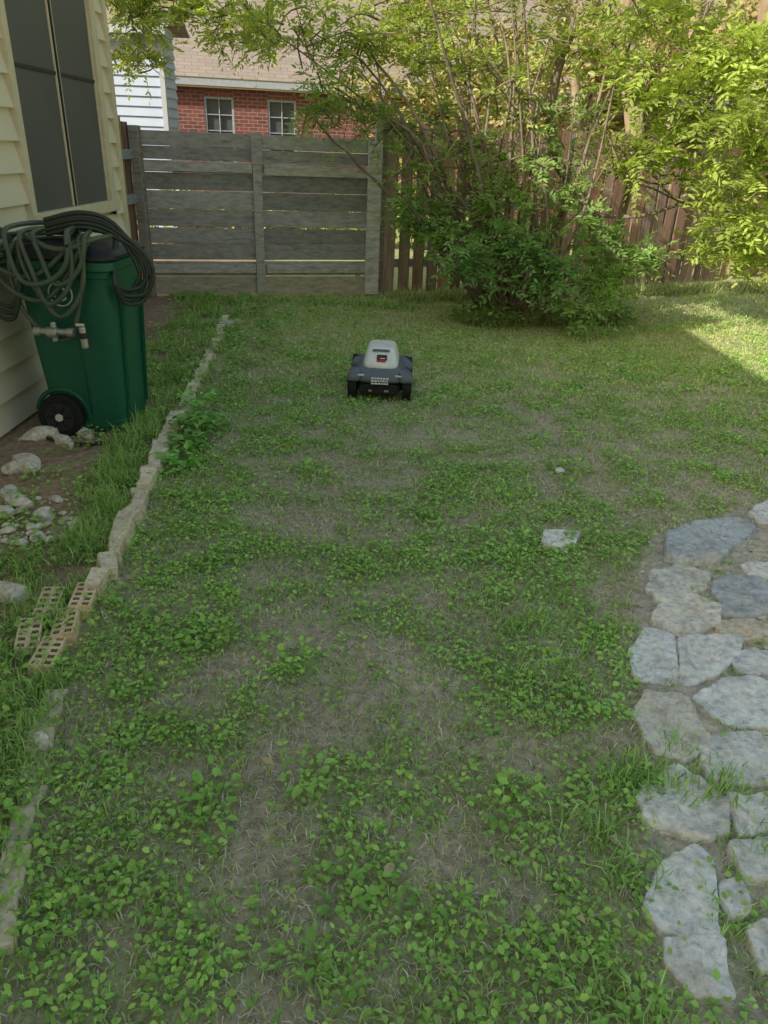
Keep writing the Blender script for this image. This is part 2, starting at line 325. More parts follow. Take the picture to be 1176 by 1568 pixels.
def weeds(x,y,nl,rad,lsz,hh,c0):
    global off
    n=len(x); X=np.repeat(x,nl);Y=np.repeat(y,nl); m=len(X); a=R.random(m)*2*math.pi; rr_=rad*np.sqrt(R.random(m))
    px=X+rr_*np.cos(a);py=Y+rr_*np.sin(a)
    h=hh*(.25+.9*R.random(m))*np.repeat(.6+.7*R.random(n),nl)
    base=np.stack([px,py,gz(px,py)+h],1); a2=a+R.normal(0,.7,m)
    d=norm(np.stack([np.cos(a2),np.sin(a2),R.normal(.05,.3,m)],1)); nr=norm(np.stack([R.normal(0,.3,m),R.normal(0,.3,m),np.ones(m)],1)); nr=norm(nr-d*(nr*d).sum(1)[:,None])
    L=lsz*(.6+.7*R.random(m)); V,F=leaf6(base,d,nr,L,L*(.5+.25*R.random(m)))
    t=R.random(m)[:,None]; pc=np.repeat(.72+.5*R.random(n),nl)[:,None]
    c=(np.array(c0)*(1-t)+np.array(c0)*np.array([1.75,1.38,1.4])*t)*pc
    VV.append(V);FF.append(F+off);CC.append(np.clip(np.repeat(c,6,0),0,.9));off+=len(V)
for y0,y1,dn,sc in [(.5,3,680,1),(3,5,540,1.0),(5,8,230,1.3),(8,9.6,60,1.7)]:
    x,y=samp(dn,y0,y1); k=zone(x,y); x=x[k];y=y[k]; L=lush(x,y); k=R.random(len(x))<np.clip((L-.32)*1.6,.12,1)*np.where(y>6.5,.5,1); x=x[k];y=y[k]
    weeds(x,y,8,.044*sc,.0185*sc,.032,WC)
x,y=samp(12,.6,4.2); k=zone(x,y)&(lush(x,y)>.65); weeds(x[k],y[k],20,.07,.028,.055,(.24,.50,.11))
yy=.7+R.random(400)*7.3; weeds(edgex(yy)+.0-.6*R.random(400),yy,14,.06,.024,.045,WC)
weeds(np.array([-1.12,-1.05,-1.15,-1.1,-1.2,-1.08]),np.array([3.95,4.1,4.2,3.8,4.4,3.6]),60,.10,.05,.12,(.20,.46,.11))
weeds(-1.5+R.random(40)*.5,4.9+R.random(40)*3,25,.08,.035,.08,(.22,.44,.12))
xx=.6+R.random(70)*1.9; weeds(xx,7.3+.5*R.random(70)+.25*(xx-.8),25,.12,.05,.16,(.21,.38,.11))
mk('lawn_weeds',np.concatenate(VV),np.concatenate(FF),M['weed'],col=np.concatenate(CC))
q=np.array([G(*p) for p in [(880,1412),(590,1352),(1130,915),(160,905),(420,1180),(700,640),(930,1290)]])
n=len(q); a=R.random(n)*6.3; d=np.stack([np.cos(a),np.sin(a),R.random(n)*.3],1); d=norm(d); nr=norm(np.stack([R.normal(0,.3,n),R.normal(0,.3,n),np.ones(n)],1)); V,F=leaf6(np.column_stack([q,np.full(n,.025)]),d,nr,.025+.025*R.random(n),.015+.01*R.random(n))
mk('fallen_leaves',V,F,M['weed'],col=np.tile((.62,.50,.32),(len(V),1)))
# ---------------------------------------------------------------- flagstones
def flag(P,zt,tint,name,parent,thick=.03):
    pts=[]; n=len(P); c0=P.mean(0); P=c0+(P-c0)*1.07
    for i in range(n):
        a=P[i];b=P[(i+1)%n]; k=max(2,int(np.linalg.norm(b-a)/.010))
        for j in range(k): pts.append(a+(b-a)*j/k)
    pts=np.array(pts)
    for _ in range(2): pts=(np.roll(pts,1,0)+2*pts+np.roll(pts,-1,0))/4
    c=pts.mean(0); m=len(pts); pts=pts+(pts-c)/np.linalg.norm(pts-c,axis=1)[:,None]*((fbm(pts[:,0],pts[:,1],.06,30)-.5)*.03)[:,None]
    rings=[]; sx=R.normal(0,.03);sy=R.normal(0,.03)
    sc=[(1.0,-thick),(1.0,zt-.008),(.985,zt-.001)]+[(s,zt) for s in (.95,.9,.84,.77,.7,.62,.54,.46,.38,.3,.22,.14,.07,.002)]
    for s,z in sc:
        q=c+(pts-c)*s
        hz=(fbm(q[:,0],q[:,1],.07,31)-.5)*.012+np.where(fbm(q[:,0]+q[:,1]*.6,q[:,1],.11,35)>.5,.006,0)+np.where(fbm(q[:,0],q[:,1]+q[:,0]*.8,.07,45)>.6,-.005,0)+(q[:,0]-c[0])*sx+(q[:,1]-c[1])*sy if z>0 and s<1 else 0
        rings.append(np.column_stack([q,np.full(m,z)+hz]))
    V=np.concatenate(rings);nr=len(rings);i=np.arange(nr-1)[:,None]*m;j=np.arange(m)[None];k=(j+1)%m
    F=np.stack([i+j,i+k,i+m+k,i+m+j],-1).reshape(-1,4); col=np.tile(tint,(len(V),1))*(.85+.3*fbm(V[:,0],V[:,1],.08,40))[:,None]
    tn=np.clip((fbm(V[:,0],V[:,1],.16,50)-.56)*5,0,1)[:,None]; col=col*(1-.4*tn)+np.array([.88,.76,.62])*.4*tn
    return mk(name,V,F,M['lime'],col=col,parent=parent,smooth=False)
path=empty('flagstone_path',(0,0,0))
tints=[(.74,.79,.86),(.95,.97,1.0),(1.0,.98,.93),(1.07,1.02,.95),(.68,.73,.80),(1.07,1.07,1.07),(1.0,.87,.72),(1.05,1.07,1.11),(1.07,1.08,1.09),(.97,1.0,1.04),(1.05,1.08,1.11),(1.02,.97,.91),(1.03,1.03,1.03),(1.08,1.07,1.06),(1.08,1.10,1.12),(1.1,1.11,1.12),(1,1.01,1.03),(1.07,1.08,1.08),(1.05,1.06,1.07),(1.05,1.05,1.05)]
for i,P in enumerate(STN): flag(P,.014+.010*R.random(),np.array(tints[i%len(tints)]),'stone_%d'%i,path)
def rock(name,c,s,tint,parent=None,seed=0,mat=None,sub=3):
    rg=np.random.default_rng(seed); bm=bmesh.new(); bmesh.ops.create_icosphere(bm,subdivisions=sub,radius=1)
    pl=norm(rg.normal(0,1,(14,3))); dd=.62+.3*rg.random(14)
    for v in bm.verts:
        p=np.array(v.co)
        for nn,d in zip(pl,dd):
            t=p@nn
            if t>d: p=p-nn*(t-d)
        v.co=Vector(p*np.array(s))
    me=bpy.data.meshes.new(name); bm.to_mesh(me); bm.free(); me.materials.append(mat or M['lime'])
    a=me.color_attributes.new('Col','FLOAT_COLOR','POINT'); a.data.foreach_set('color',np.tile([*tint,1],(len(me.vertices),1)).astype(np.float32).ravel())
    o=bpy.data.objects.new(name,me); o.location=c; o.rotation_euler=(0,0,rg.random()*6); return link(o,parent)
k=0
while k<90:
    x=R.uniform(.8,2.3);y=R.uniform(1.0,3.2)
    if pathmask(np.array([x]),np.array([y]))[0] and not instone(np.array([x]),np.array([y]))[0]:
        s=.006+.016*R.random()**2; rock('chip_%d'%k,(x,y,.002),(s*1.3,s,s*.5),(1.05,1,.92) if R.random()<.6 else (.75,.72,.7),path,500+k,sub=2); k+=1
P=np.array([G(*q) for q in [(828,838),(835,820),(862,818),(888,822),(880,838),(850,846)]]); lone=flag(P,.028,np.array((1.15,1.15,1.15)),'lawn_stone',None)
rock('small_stone',(*G(857,724),.012),(.032,.024,.018),(1.2,1.2,1.2),None,3)
for i,(q,s,t) in enumerate([((62,672),(.13,.06,.055),(1.25,1.15,1.05)),((100,682),(.14,.05,.045),(1.3,1.22,1.12)),((130,668),(.10,.04,.035),(1.3,1.2,1.1)),((42,716),(.13,.07,.06),(1.2,1.04,.93)),((20,724),(.07,.05,.05),(1.1,1,.85)),((268,650),(.035,.03,.045),(1.15,1.15,1.15)),((350,500),(.12,.10,.05),(1.0,.9,.8)),((65,1145),(.028,.022,.035),(1.2,1.15,1.1)),((12,915),(.11,.06,.04),(1.1,1.0,.9)),((30,775),(.08,.055,.05),(1.2,1.1,1.0)),((8,790),(.06,.05,.04),(1.15,1.05,.98)),((70,795),(.05,.04,.04),(1.2,1.1,1.0)),((15,760),(.05,.04,.04),(1.1,1.05,1.0))]):
    rock('garden_rock',(*G(*q),.02),s,t,None,20+i)
gr=empty('gravel_pile')
for i in range(110):
    q=G(R.uniform(-60,120),R.uniform(765,835)); 
    if q[0]>edgex(q[1])-.16: continue
    s=.008+.024*R.random()**1.5; rock('pebble_%d'%i,(*q,s*.4),(s,s*.8,s*.6),(1.3,1.2,1.05) if R.random()<.7 else (1.0,.88,.75),gr,100+i,sub=2)
# ---------------------------------------------------------------- edging
edg=empty('garden_edging'); lst=[]; y=.95
def brk(c,rz,L,Wd,H,name,tint):
    bm=bmesh.new(); bmesh.ops.create_grid(bm,x_segments=5,y_segments=2,size=.5)
    bmesh.ops.scale(bm,vec=(L,Wd,1),verts=bm.verts)
    top=bm.faces[:]; bmesh.ops.inset_individual(bm,faces=top,thickness=.011)
    r=bmesh.ops.extrude_discrete_faces(bm,faces=top); vs={v for fc in r['faces'] for v in fc.verts}
    for v in vs: v.co.z-=H*.8
    ed=[e for e in bm.edges if e.is_boundary and abs(e.verts[0].co.z)<1e-6 and all(abs(abs(v.co.x)-L/2)<1e-4 or abs(abs(v.co.y)-Wd/2)<1e-4 for v in e.verts)]
    r=bmesh.ops.extrude_edge_only(bm,edges=ed)
    for g in r['geom']:
        if isinstance(g,bmesh.types.BMVert): g.co.z-=H
    for fc in [fc for fc in bm.faces if fc.calc_center_median().z<-H*.7 and len(fc.verts)==4 and abs(fc.normal.z)>.9]:
        for e in fc.edges[:]:
            a,b=e.verts; bm.faces.new([a,b,bm.verts.new((b.co.x,b.co.y,0)),bm.verts.new((a.co.x,a.co.y,0))])
    me=bpy.data.meshes.new(name); bm.to_mesh(me); bm.free(); me.materials.append(M['paver'])
    a=me.color_attributes.new('Col','FLOAT_COLOR','POINT'); a.data.foreach_set('color',np.tile([*tint,1],(len(me.vertices),1)).astype(np.float32).ravel())
    o=bpy.data.objects.new(name,me); o.location=c; o.rotation_euler=(R.normal(0,.05),R.normal(0,.05),rz); return link(o,edg)
while y<7.2:
    L=.06+.08*R.random(); yc=y+L/2; x=float(edgex(yc)); sl=math.atan2(float(edgex(yc+.2)-edgex(yc-.2)),.4)
    buried=yc<1.80
    if not(1.80<yc<2.26) and not (buried and R.random()<.25):
        ht=.06+.025*R.random() if not buried else .016+.016*R.random()
        if yc>4.3: ht*=.6
        t=(.92+.22*R.random())*(.88 if buried else 1); lst.append(((x+R.normal(0,.007),yc,ht/2-.02),(.055+.025*R.random(),L+.004,ht+.04),(R.normal(0,.08),R.normal(0,.08),-sl+R.normal(0,.10)),(t*1.06,t*1.02,t*.95)))
    y+=L
boxes('edging_stones',lst,M['paver'],edg,bev=.005,rough=.005)
for k,(a,b,rz_,t) in enumerate([(140,930,100,1.08),(112,968,104,1.0),(86,1012,97,1.04)]):
    q=G(a,b); brk((q[0]-.02,q[1],.058-.008*k),math.radians(rz_),.17,.075,.06,'cored_brick_%d'%k,(1.1*t,.95*t,.78*t))
for k,(a,b) in enumerate([(78,935),(48,985)]):
    q=G(a,b); brk((q[0],q[1],.045),math.radians(100+8*k),.17,.075,.06,'cored_brick_b%d'%k,(1.08,.95,.80))
# ---------------------------------------------------------------- siding generator
def siding(name,p0,p1,z0,z1,ex,mat,parent,openings=(),nrm=None):
    p0=np.array(p0,float);p1=np.array(p1,float);Ln=np.linalg.norm(p1-p0);t=(p1-p0)/Ln; nr=np.array(nrm,float)
    V=[];F=[]
    def quad(s0,s1,za,oa,zb,ob):
        i=len(V)
        for s,z,o in [(s0,za,oa),(s1,za,oa),(s1,zb,ob),(s0,zb,ob)]:
            q=p0+t*s+nr*o; V.append((q[0],q[1],z))
        F.append([i,i+1,i+2,i+3])
    z=z0
    while z<z1:
        zt=min(z+ex,z1); segs=[(0,Ln)]
        for a,b,c,d in openings:
            if zt>c+.01 and z<d-.01:
                ns=[]
                for s0,s1 in segs:
                    if b<=s0 or a>=s1: ns.append((s0,s1))
                    else:
                        if a>s0: ns.append((s0,a))
                        if b<s1: ns.append((b,s1))
                segs=ns
        for s0,s1 in segs:
            quad(s0,s1,z,.036,z+ex*.9,.004); quad(s0,s1,z+ex*.9,.004,zt,.003); quad(s0,s1,z,.0,z,.036)
        z+=ex
    return mk(name,V,F,mat,parent=parent)
def uvquad(name,pts,mat,parent):
    me=bpy.data.meshes.new(name); me.from_pydata([tuple(map(float,p)) for p in pts],[],[list(range(len(pts)))]); me.materials.append(mat)
    P=np.array(pts,float); a=P[1]-P[0]; a/=np.linalg.norm(a); n=np.cross(P[1]-P[0],P[2]-P[0]); n/=np.linalg.norm(n); b=np.cross(n,a)
    uv=me.uv_layers.new(name='UVMap')
    for k,l in enumerate(me.loops): q=P[l.vertex_index]-P[0]; uv.data[k].uv=(float(q@a),float(q@b))
    return link(bpy.data.objects.new(name,me),parent)
# ---------------------------------------------------------------- own house wing on the left
WX=-2.19; hs=empty('siding_house'); EH=3.36
Y0,Y1=-3.6,6.34
wy0,wy1,wz0,wz1=4.66,6.10,1.06,2.62
siding('left_wall',(WX,Y0),(WX,Y1),.03,EH,.165,M['siding'],hs,openings=[(wy0-Y0,wy1-Y0,wz0,wz1)],nrm=(1,0))
siding('end_wall',(WX,Y1),(WX-8,Y1),.03,EH,.165,M['siding'],hs,nrm=(0,1)); siding('back_wall',(WX,Y0),(WX-8,Y0),.03,EH,.165,M['siding'],hs,nrm=(0,-1))
box('wall_core',(WX-4.05,(Y0+Y1)/2,EH/2),(8.06,Y1-Y0-.04,EH-.02),M['siding'],hs)
box('corner_trim_a',(WX+.016,Y1-.03,EH/2),(.05,.075,EH-.04),M['trim'],hs,.004)
box('corner_trim_b',(WX-.045,Y1+.012,EH/2),(.09,.05,EH-.04),M['trim'],hs,.004)
def vtrim(nm_,y,w,z0,z1,d=.045,m='trim',x=0): return box(nm_,(WX+x+d/2,y,(z0+z1)/2),(d,w,z1-z0),M[m],hs,.004)
vtrim('casing_left',wy0+.03,.07,wz0,wz1); vtrim('casing_right',wy1-.05,.10,wz0,wz1)
box('sill',(WX+.03,(wy0+wy1)/2,wz0+.03),(.07,wy1-wy0+.04,.075),M['trim'],hs,.006)
box('head',(WX+.03,(wy0+wy1)/2,wz1),(.06,wy1-wy0+.04,.08),M['trim'],hs,.006)
box('screen_a',(WX+.014,5.04,(wz0+wz1)/2),(.012,.60,wz1-wz0-.1),M['screen'],hs); box('screen_b',(WX+.014,5.68,(wz0+wz1)/2),(.012,.64,wz1-wz0-.1),M['screen'],hs)
vtrim('screen_stile_1',4.735,.022,wz0+.07,wz1-.04,.03); vtrim('screen_stile_2',5.325,.018,wz0+.07,wz1-.04,.03); vtrim('screen_stile_3',5.352,.022,wz0+.07,wz1-.04,.034,'dark'); vtrim('screen_stile_4',5.378,.014,wz0+.07,wz1-.04,.03); vtrim('screen_stile_5',5.985,.024,wz0+.07,wz1-.04,.03)
box('meeting_rail',(WX+.022,5.36,1.90),(.012,1.24,.02),M['dark'],hs)
box('foundation',(WX-4,(Y0+Y1)/2,.0),(8.02,Y1-Y0-.02,.1),M['paver'],hs)
box('soffit',(WX-3.8,(Y0+Y1)/2,EH+.07),(8.5,Y1-Y0+.6,.06),M['trim'],hs); box('fascia',(WX+.47,(Y0+Y1)/2,EH+.14),(.03,Y1-Y0+.62,.2),M['trim'],hs)
e0=EH+.24;e1=EH+2.34
uvquad('roof_slope',[(WX+.5,Y0-.32,e0),(WX+.5,Y1+.32,e0),(WX-4,Y1+.32,e1),(WX-4,Y0-.32,e1)],M['shingle'],hs)
uvquad('roof_slope_back',[(WX-8.4,Y1+.32,e0),(WX-8.4,Y0-.32,e0),(WX-4,Y0-.32,e1),(WX-4,Y1+.32,e1)],M['shingle'],hs)
uvquad('gable',[(WX,Y1,EH),(WX-8,Y1,EH),(WX-4,Y1,e1-.1)],M['siding'],hs); uvquad('gable_back',[(WX,Y0,EH),(WX-8,Y0,EH),(WX-4,Y0,e1-.1)],M['siding'],hs)
# ---------------------------------------------------------------- neighbour brick house
nb=empty('brick_house'); d=np.array([1,.24]); d/=np.linalg.norm(d); A=np.array([-5.55,18.4]); nn=np.array([d[1],-d[0]])
def N_(s,z,o=0): q=A+d*s+nn*o; return (q[0],q[1],z)
H0=-.3;HE=2.62; wins=[(1.22,1.86),(2.62,3.26),(6.0,7.0),(10,11)]
s=0; rz=math.atan2(d[1],d[0])
for a,b in wins+[(16,16)]:
    uvquad('brick_wall',[N_(s,H0),N_(a,H0),N_(a,HE),N_(s,HE)],M['brick'],nb)
    if b>a:
        uvquad('brick_below',[N_(a,H0),N_(b,H0),N_(b,1.1),N_(a,1.1)],M['brick'],nb)
        uvquad('brick_header',[N_(a,2.45),N_(b,2.45),N_(b,HE),N_(a,HE)],M['brick'],nb)
        uvquad('window_glass',[N_(a,1.1,-.08),N_(b,1.1,-.08),N_(b,2.45,-.08),N_(a,2.45,-.08)],M['glass'],nb)
        w=b-a; m=(a+b)/2
        for q,sw in [(a+.02,.045),(b-.02,.045),(m,.018)]: box('window_bar',N_(q,1.775,-.04),(sw,.05,1.35),M['fascia'],nb,0,(0,0,rz))
        for z in (1.12,1.45,1.78,2.1,2.43): box('window_rail',N_(m,z,-.045),(w,.04,.018 if 1.2<z<2.4 else .045),M['fascia'],nb,0,(0,0,rz))
    s=b
q=A-nn*9
uvquad('side_wall',[(q[0],q[1],H0),N_(0,H0),N_(0,HE),(q[0],q[1],HE)],M['brick'],nb)
box('eave_fascia',N_(7.8,HE+.10,.24),(16.8,.04,.15),M['fascia'],nb,0,(0,0,rz)); box('eave_soffit',N_(7.8,HE+.032,.11),(16.8,.24,.02),M['fascia'],nb,0,(0,0,rz))
uvquad('roof_front',[N_(-.5,HE+.18,.28),N_(16.4,HE+.18,.28),N_(13,HE+3.6,-5),N_(3.2,HE+3.6,-5)],M['shingle'],nb)
uvquad('roof_hip',[N_(-.5,HE+.18,-10),N_(-.5,HE+.18,.28),N_(3.2,HE+3.6,-5)],M['shingle'],nb)
uvquad('roof_hip_r',[N_(16.4,HE+.18,.28),N_(16.4,HE+.18,-10),N_(13,HE+3.6,-5)],M['shingle'],nb)
uvquad('roof_gable',[N_(3.6,HE+1.0,-1),N_(9.6,HE+1.0,-1),N_(9,HE+4.6,-6),N_(5.2,HE+4.6,-6)],M['shingle'],nb)
bh=empty('blue_siding_house'); BH=3.15; BX=-4.0
siding('front_wall',(-10,14.2),(BX,14.2),-.2,BH,.15,M['bluesiding'],bh,nrm=(0,-1)); siding('side_wall',(BX,14.2),(BX,15.0),-.2,BH,.15,M['bluesiding'],bh,nrm=(1,0))
box('core',((BX-10)/2,14.6,BH/2-.1),(BX+10-.04,.76,BH+.16),M['bluesiding'],bh); box('corner_trim',(BX+.02,14.18,BH/2-.1),(.08,.08,BH+.2),M['fascia'],bh)
uvquad('roof_a',[(-10.4,13.9,BH+.02),(BX+.25,13.9,BH+.02),(BX+.25,14.6,BH+.35),(-10.4,14.6,BH+.35)],M['shingle'],bh); uvquad('roof_b',[(BX+.25,15.3,BH+.02),(-10.4,15.3,BH+.02),(-10.4,14.6,BH+.35),(BX+.25,14.6,BH+.35)],M['shingle'],bh)
box('fascia',((BX-10)/2,13.88,BH-.02),(BX+10.4,.03,.14),M['fascia'],bh)
# ---------------------------------------------------------------- grey horizontal board fence
F0=np.array([-2.66,8.27]);F1=np.array([-.20,8.93]);fd=(F1-F0);FL=np.linalg.norm(fd);fd/=FL;fn=np.array([fd[1],-fd[0]]);frz=math.atan2(fd[1],fd[0])
def FP(s,z,o=0): q=F0+fd*s+fn*o; return (q[0],q[1],z)
gf=empty('wooden_fence'); L1=FL*.475
bl=[]; zs=[(.03,.18,'c'),(.225,.15,'l'),(.390,.155,''),(.56,.155,''),(.733,.166,''),(.905,.174,''),(1.085,.165,''),(1.255,.105,''),(1.37,.122,''),(1.498,.135,'')]
for sp,(a,b) in enumerate([(0.0,L1),(L1,FL)]):
    for z,hh,k in zs:
        t=.72+.42*R.random(); dz=R.normal(0,.002)
        cl=(t,t*1.0,t*1.0) if k=='' else ((t*1.4,t*1.36,t*1.3) if k=='l' else (1.25,1.1,.92))
        bl.append((FP((a+b)/2,z+hh/2+dz,-.0),(b-a-.012,.022,hh),(R.normal(0,.03),R.normal(0,.002),frz),cl))
boxes('boards',bl,M['wood'],gf,.003)
boxes('rails',[(FP(L1/2,1.315,.035),(L1-.1,.035,.10),(0,R.normal(0,.004),frz),(1.2,1.18,1.16)),(FP((FL+L1)/2,1.30,.035),(FL-L1-.14,.035,.10),(0,0,frz),(1.3,1.27,1.23)),
  (FP(L1/2,.30,.035),(L1-.1,.035,.09),(0,0,frz),(1.3,1.25,1.18)),(FP((FL+L1)/2,.30,.035),(FL-L1-.14,.035,.09),(0,0,frz),(1.2,1.17,1.12))],M['wood'],gf,.003)
boxes('posts',[(FP(0.02,.82,.03),(.10,.09,1.68),(0,0,frz),(.7,.6,.55)),(FP(L1,.84,.045),(.095,.05,1.62),(0,0,frz),(1.1,1.08,1.05)),(FP(L1+.0,1.5,.075),(.11,.02,.3),(0,0,frz),(1,1,1)),
   (FP(FL-.07,.82,.06),(.15,.06,1.60),(0,0.006,frz),(1.5,1.48,1.45)),(FP(FL-.22,.12,-.01),(.06,.03,.3),(0,0,frz),(1.3,1.2,1.1)),(FP(FL-.02,1.0,.0),(.07,.07,2.0),(0,0,frz),(1.0,.9,.8))],M['wood'],gf,.004)
def pickets(name,p0,p1,h,seed,gap=.018):
    rg=np.random.default_rng(seed); p0=np.array(p0);p1=np.array(p1);Ln=np.linalg.norm(p1-p0);t=(p1-p0)/Ln;rz=math.atan2(t[1],t[0]);n_=np.array([-t[1],t[0]]); s=0;ls=[]
    e=empty(name)
    while s<Ln:
        w=.135; q=p0+t*(s+w/2)+n_*rg.normal(0,.004); c=.55+.75*rg.random(); hh=h+rg.normal(0,.015); gy=rg.random()*.4
        ls.append(((q[0],q[1],hh/2+.03),(w,.018,hh),(rg.normal(0,.006),rg.normal(0,.012),rz),(c*(1.15-gy*.5),c*(1+gy*.2),c*(1+gy*.8)))); s+=w+gap*rg.uniform(.2,2.4)
    boxes('pickets',ls,M['woodv'],e,.002); m=(p0+p1)/2+n_*.04
    boxes('rails',[((m[0],m[1],z),(Ln,.04,.09),(0,0,rz),(.7,.8,.9)) for z in (.35,1.0,h-.25)],M['wood'],e)
    k=0;pl=[]
    while k<Ln: q=p0+t*k+n_*.08; pl.append(((q[0],q[1],h/2),(.09,.09,h+.02),(0,0,rz),(.8,.75,.7))); k+=2.4
    boxes('posts',pl,M['wood'],e)
pickets('cedar_fence',(-.12,8.98),(3.7,10.5),1.78,1,.024); pickets('cedar_fence',(3.7,10.5),(10.5,15.2),1.85,2); pickets('cedar_fence',(-2.72,8.22),(-2.78,6.5),1.66,3,.01)
# ---------------------------------------------------------------- bin with hose
bn=empty('trash_cart'); bx,by=-1.735,4.26
def br_(w,d_,z,ox=0,e=7,n=48): return rr(bx+ox,by,w,d_,z,e,n)
loft('body',[br_(.40,.46,.02,.01),br_(.42,.48,.05,.01),br_(.47,.53,.48,.0),br_(.51,.565,.84,-.005),br_(.515,.57,.88,-.005),br_(.535,.59,.885,-.005),br_(.54,.595,.915,-.005),br_(.52,.575,.92,-.005)],M['green'],bn,smooth=False)
loft('rim',[br_(.55,.60,.915,-.01),br_(.58,.63,.925,-.01),br_(.58,.63,.965,-.01),br_(.56,.61,.97,-.01)],M['green'],bn,smooth=False)
loft('lid',[br_(.58,.63,.972,-.01),br_(.595,.645,.98,-.01),br_(.595,.645,.995,-.01),br_(.54,.58,1.02,-.01),br_(.40,.44,1.035,-.01),br_(.1,.1,1.038,-.01)],M['dark'],bn,smooth=False)
box('handle_bracket',(bx-.33,by,.92),(.12,.50,.05),M['green'],bn,.01); tubes('handle',[(np.array([[bx-.38,by-.24,.95],[bx-.38,by+.24,.95]]),.016)],M['green'],bn,12)
box('side_rib',(bx+.035,by-.262,.45),(.012,.02,.66),M['green'],bn,.004)
box('front_rib_a',(bx+.245,by-.16,.46),(.02,.02,.74),M['green'],bn,.005,(0,.055,0)); box('front_rib_b',(bx+.245,by+.16,.46),(.02,.02,.74),M['green'],bn,.005,(0,.055,0))
for sgn in(-1,1):
    yw=by+sgn*.275
    cyl('wheel',(bx-.12,yw-.03,.12),(bx-.12,yw+.03,.12),.125,M['rubber'],bn,32)
    cyl('wheel_rim',(bx-.12,yw+sgn*.026,.12),(bx-.12,yw+sgn*.036,.12),.082,M['dark'],bn,32); cyl('hub_cap',(bx-.12,yw+sgn*.034,.12),(bx-.12,yw+sgn*.046,.12),.022,M['white'],bn,16)
    th=np.linspace(-.2,math.pi*.95,20)
    tubes('wheel_arch',[(np.stack([bx-.12+.145*np.cos(th),np.full(20,by+sgn*.245),.12+.145*np.sin(th)],1),.014)],M['green'],bn,8)
    for k in range(6):
        a=k*math.pi/3; tubes('spoke',[(np.array([[bx-.12+.02*math.cos(a),yw+sgn*.037,.12+.02*math.sin(a)],[bx-.12+.075*math.cos(a),yw+sgn*.037,.12+.075*math.sin(a)]]),.006)],M['rubber'],bn,6)
cyl('axle',(bx-.12,by-.28,.12),(bx-.12,by+.28,.12),.012,M['metal'],bn,12)
th=np.linspace(0,2*math.pi,33); ec=(bx-.02,by-.284,.80)
tubes('emblem_ring',[(np.stack([ec[0]+.062*np.cos(th),np.full(33,ec[1]),ec[2]+.062*np.sin(th)],1),.004)],M['gwhite'],bn,6)
for k in range(3):
    a0=k*2.09+.3; tt=np.linspace(a0,a0+1.3,8); tubes('emblem_arrow',[(np.stack([ec[0]+.033*np.cos(tt),np.full(8,ec[1]),ec[2]+.033*np.sin(tt)],1),.006)],M['gwhite'],bn,6)
ho=empty('garden_hose'); yf=by-.335; zt=1.055
def drape(cx,a,s0,s1,lay=0,ph=0,n=90,wob=.02):
    t=np.linspace(0,2*math.pi,n)+ph; x=cx+a*np.cos(t)+wob*np.sin(3*t+lay); s=(s0+s1)/2+(s1-s0)/2*np.sin(t)+wob*np.cos(2*t+lay*2)
    r=.06; y=np.where(s>0,yf+r+s,yf+r-r*np.sin(np.clip(-s/r,0,math.pi/2))); z=np.where(s>0,zt+.018*lay,zt+.018*lay-r+r*np.cos(np.clip(-s/r,0,math.pi/2))-np.clip(-s-r*math.pi/2,0,9))
    e=np.clip(np.abs(x-(bx-.01))-.31,0,9); z=z-np.where(s>0,e*1.0,0)-e*.25
    P=np.stack([x,y-.014*lay*(s<0),z],1)
    for _ in range(2): P[1:-1]=(P[:-2]+2*P[1:-1]+P[2:])/4
    return P
hp=[];rg=np.random.default_rng(5)
for cx,a,s0,s1,l in [(-1.78,.19,-.50,.22,0),(-1.84,.23,-.34,.28,1),(-1.74,.14,-.44,.2,2),(-1.70,.13,-.26,.24,3),(-1.88,.26,-.22,.32,1),(-1.80,.17,-.30,.26,4),(-1.76,.12,-.36,.2,3),(-1.72,.22,-.10,.3,2)]:
    hp.append((drape(cx,a,s0,s1,l,ph=rg.random()*6),.0125))
tubes('hose_coil',hp,M['hose'],ho,8)
hb=[]; dY=by-4.30
for k,(dx,dz) in enumerate([(0,0),(.03,-.02),(-.03,.03),(.015,.05),(.045,.02)]):
    hb.append((spline([(-1.80,4.06,1.11+dz),(-1.62,4.08,1.15+dz),(-1.48,4.12,1.11+dz),(-1.37+dx,4.14,1.0),(-1.335+dx,4.14,.88+dz*.5),(-1.385+dx,4.12,.78+dz),(-1.44,4.07,.78+dz),(-1.46,4.02,.88),(-1.50,4.22,1.04+dz)],50)+[0,dY,0],.012))
for k in range(3): hb.append((spline([(-2.0,4.02,1.02-.03*k),(-2.12-.01*k,3.98,.95-.03*k),(-2.10,3.95,.80-.04*k),(-1.99,3.95,.74-.03*k),(-1.93,3.97,.90),(-2.0,4.04,1.05+.02*k),(-2.12,4.12,1.08),(-2.14,4.04,.96)],40)+[0,dY,0],.012))
tubes('hose_loops',hb,M['hoseb'],ho,8)
gh=[(spline([(-1.55,3.90,.02),(-1.68,3.85,.02),(-1.85,3.89,.02),(-1.97,3.99,.02),(-2.0,4.12,.05)],30)+[0,dY,0],.010)]; tubes('ground_hose',gh,M['hoseb'],ho,8)
vy=yf-.035
cyl('splitter_body',(-1.86,vy,.62),(-1.70,vy,.62),.018,M['metal'],ho,16); cyl('splitter_leg_a',(-1.78,vy,.67),(-1.78,vy,.57),.016,M['metal'],ho,16); cyl('collar_a',(-1.885,vy,.62),(-1.85,vy,.62),.024,M['metal'],ho,12);cyl('collar_b',(-1.71,vy,.62),(-1.675,vy,.62),.024,M['metal'],ho,12)
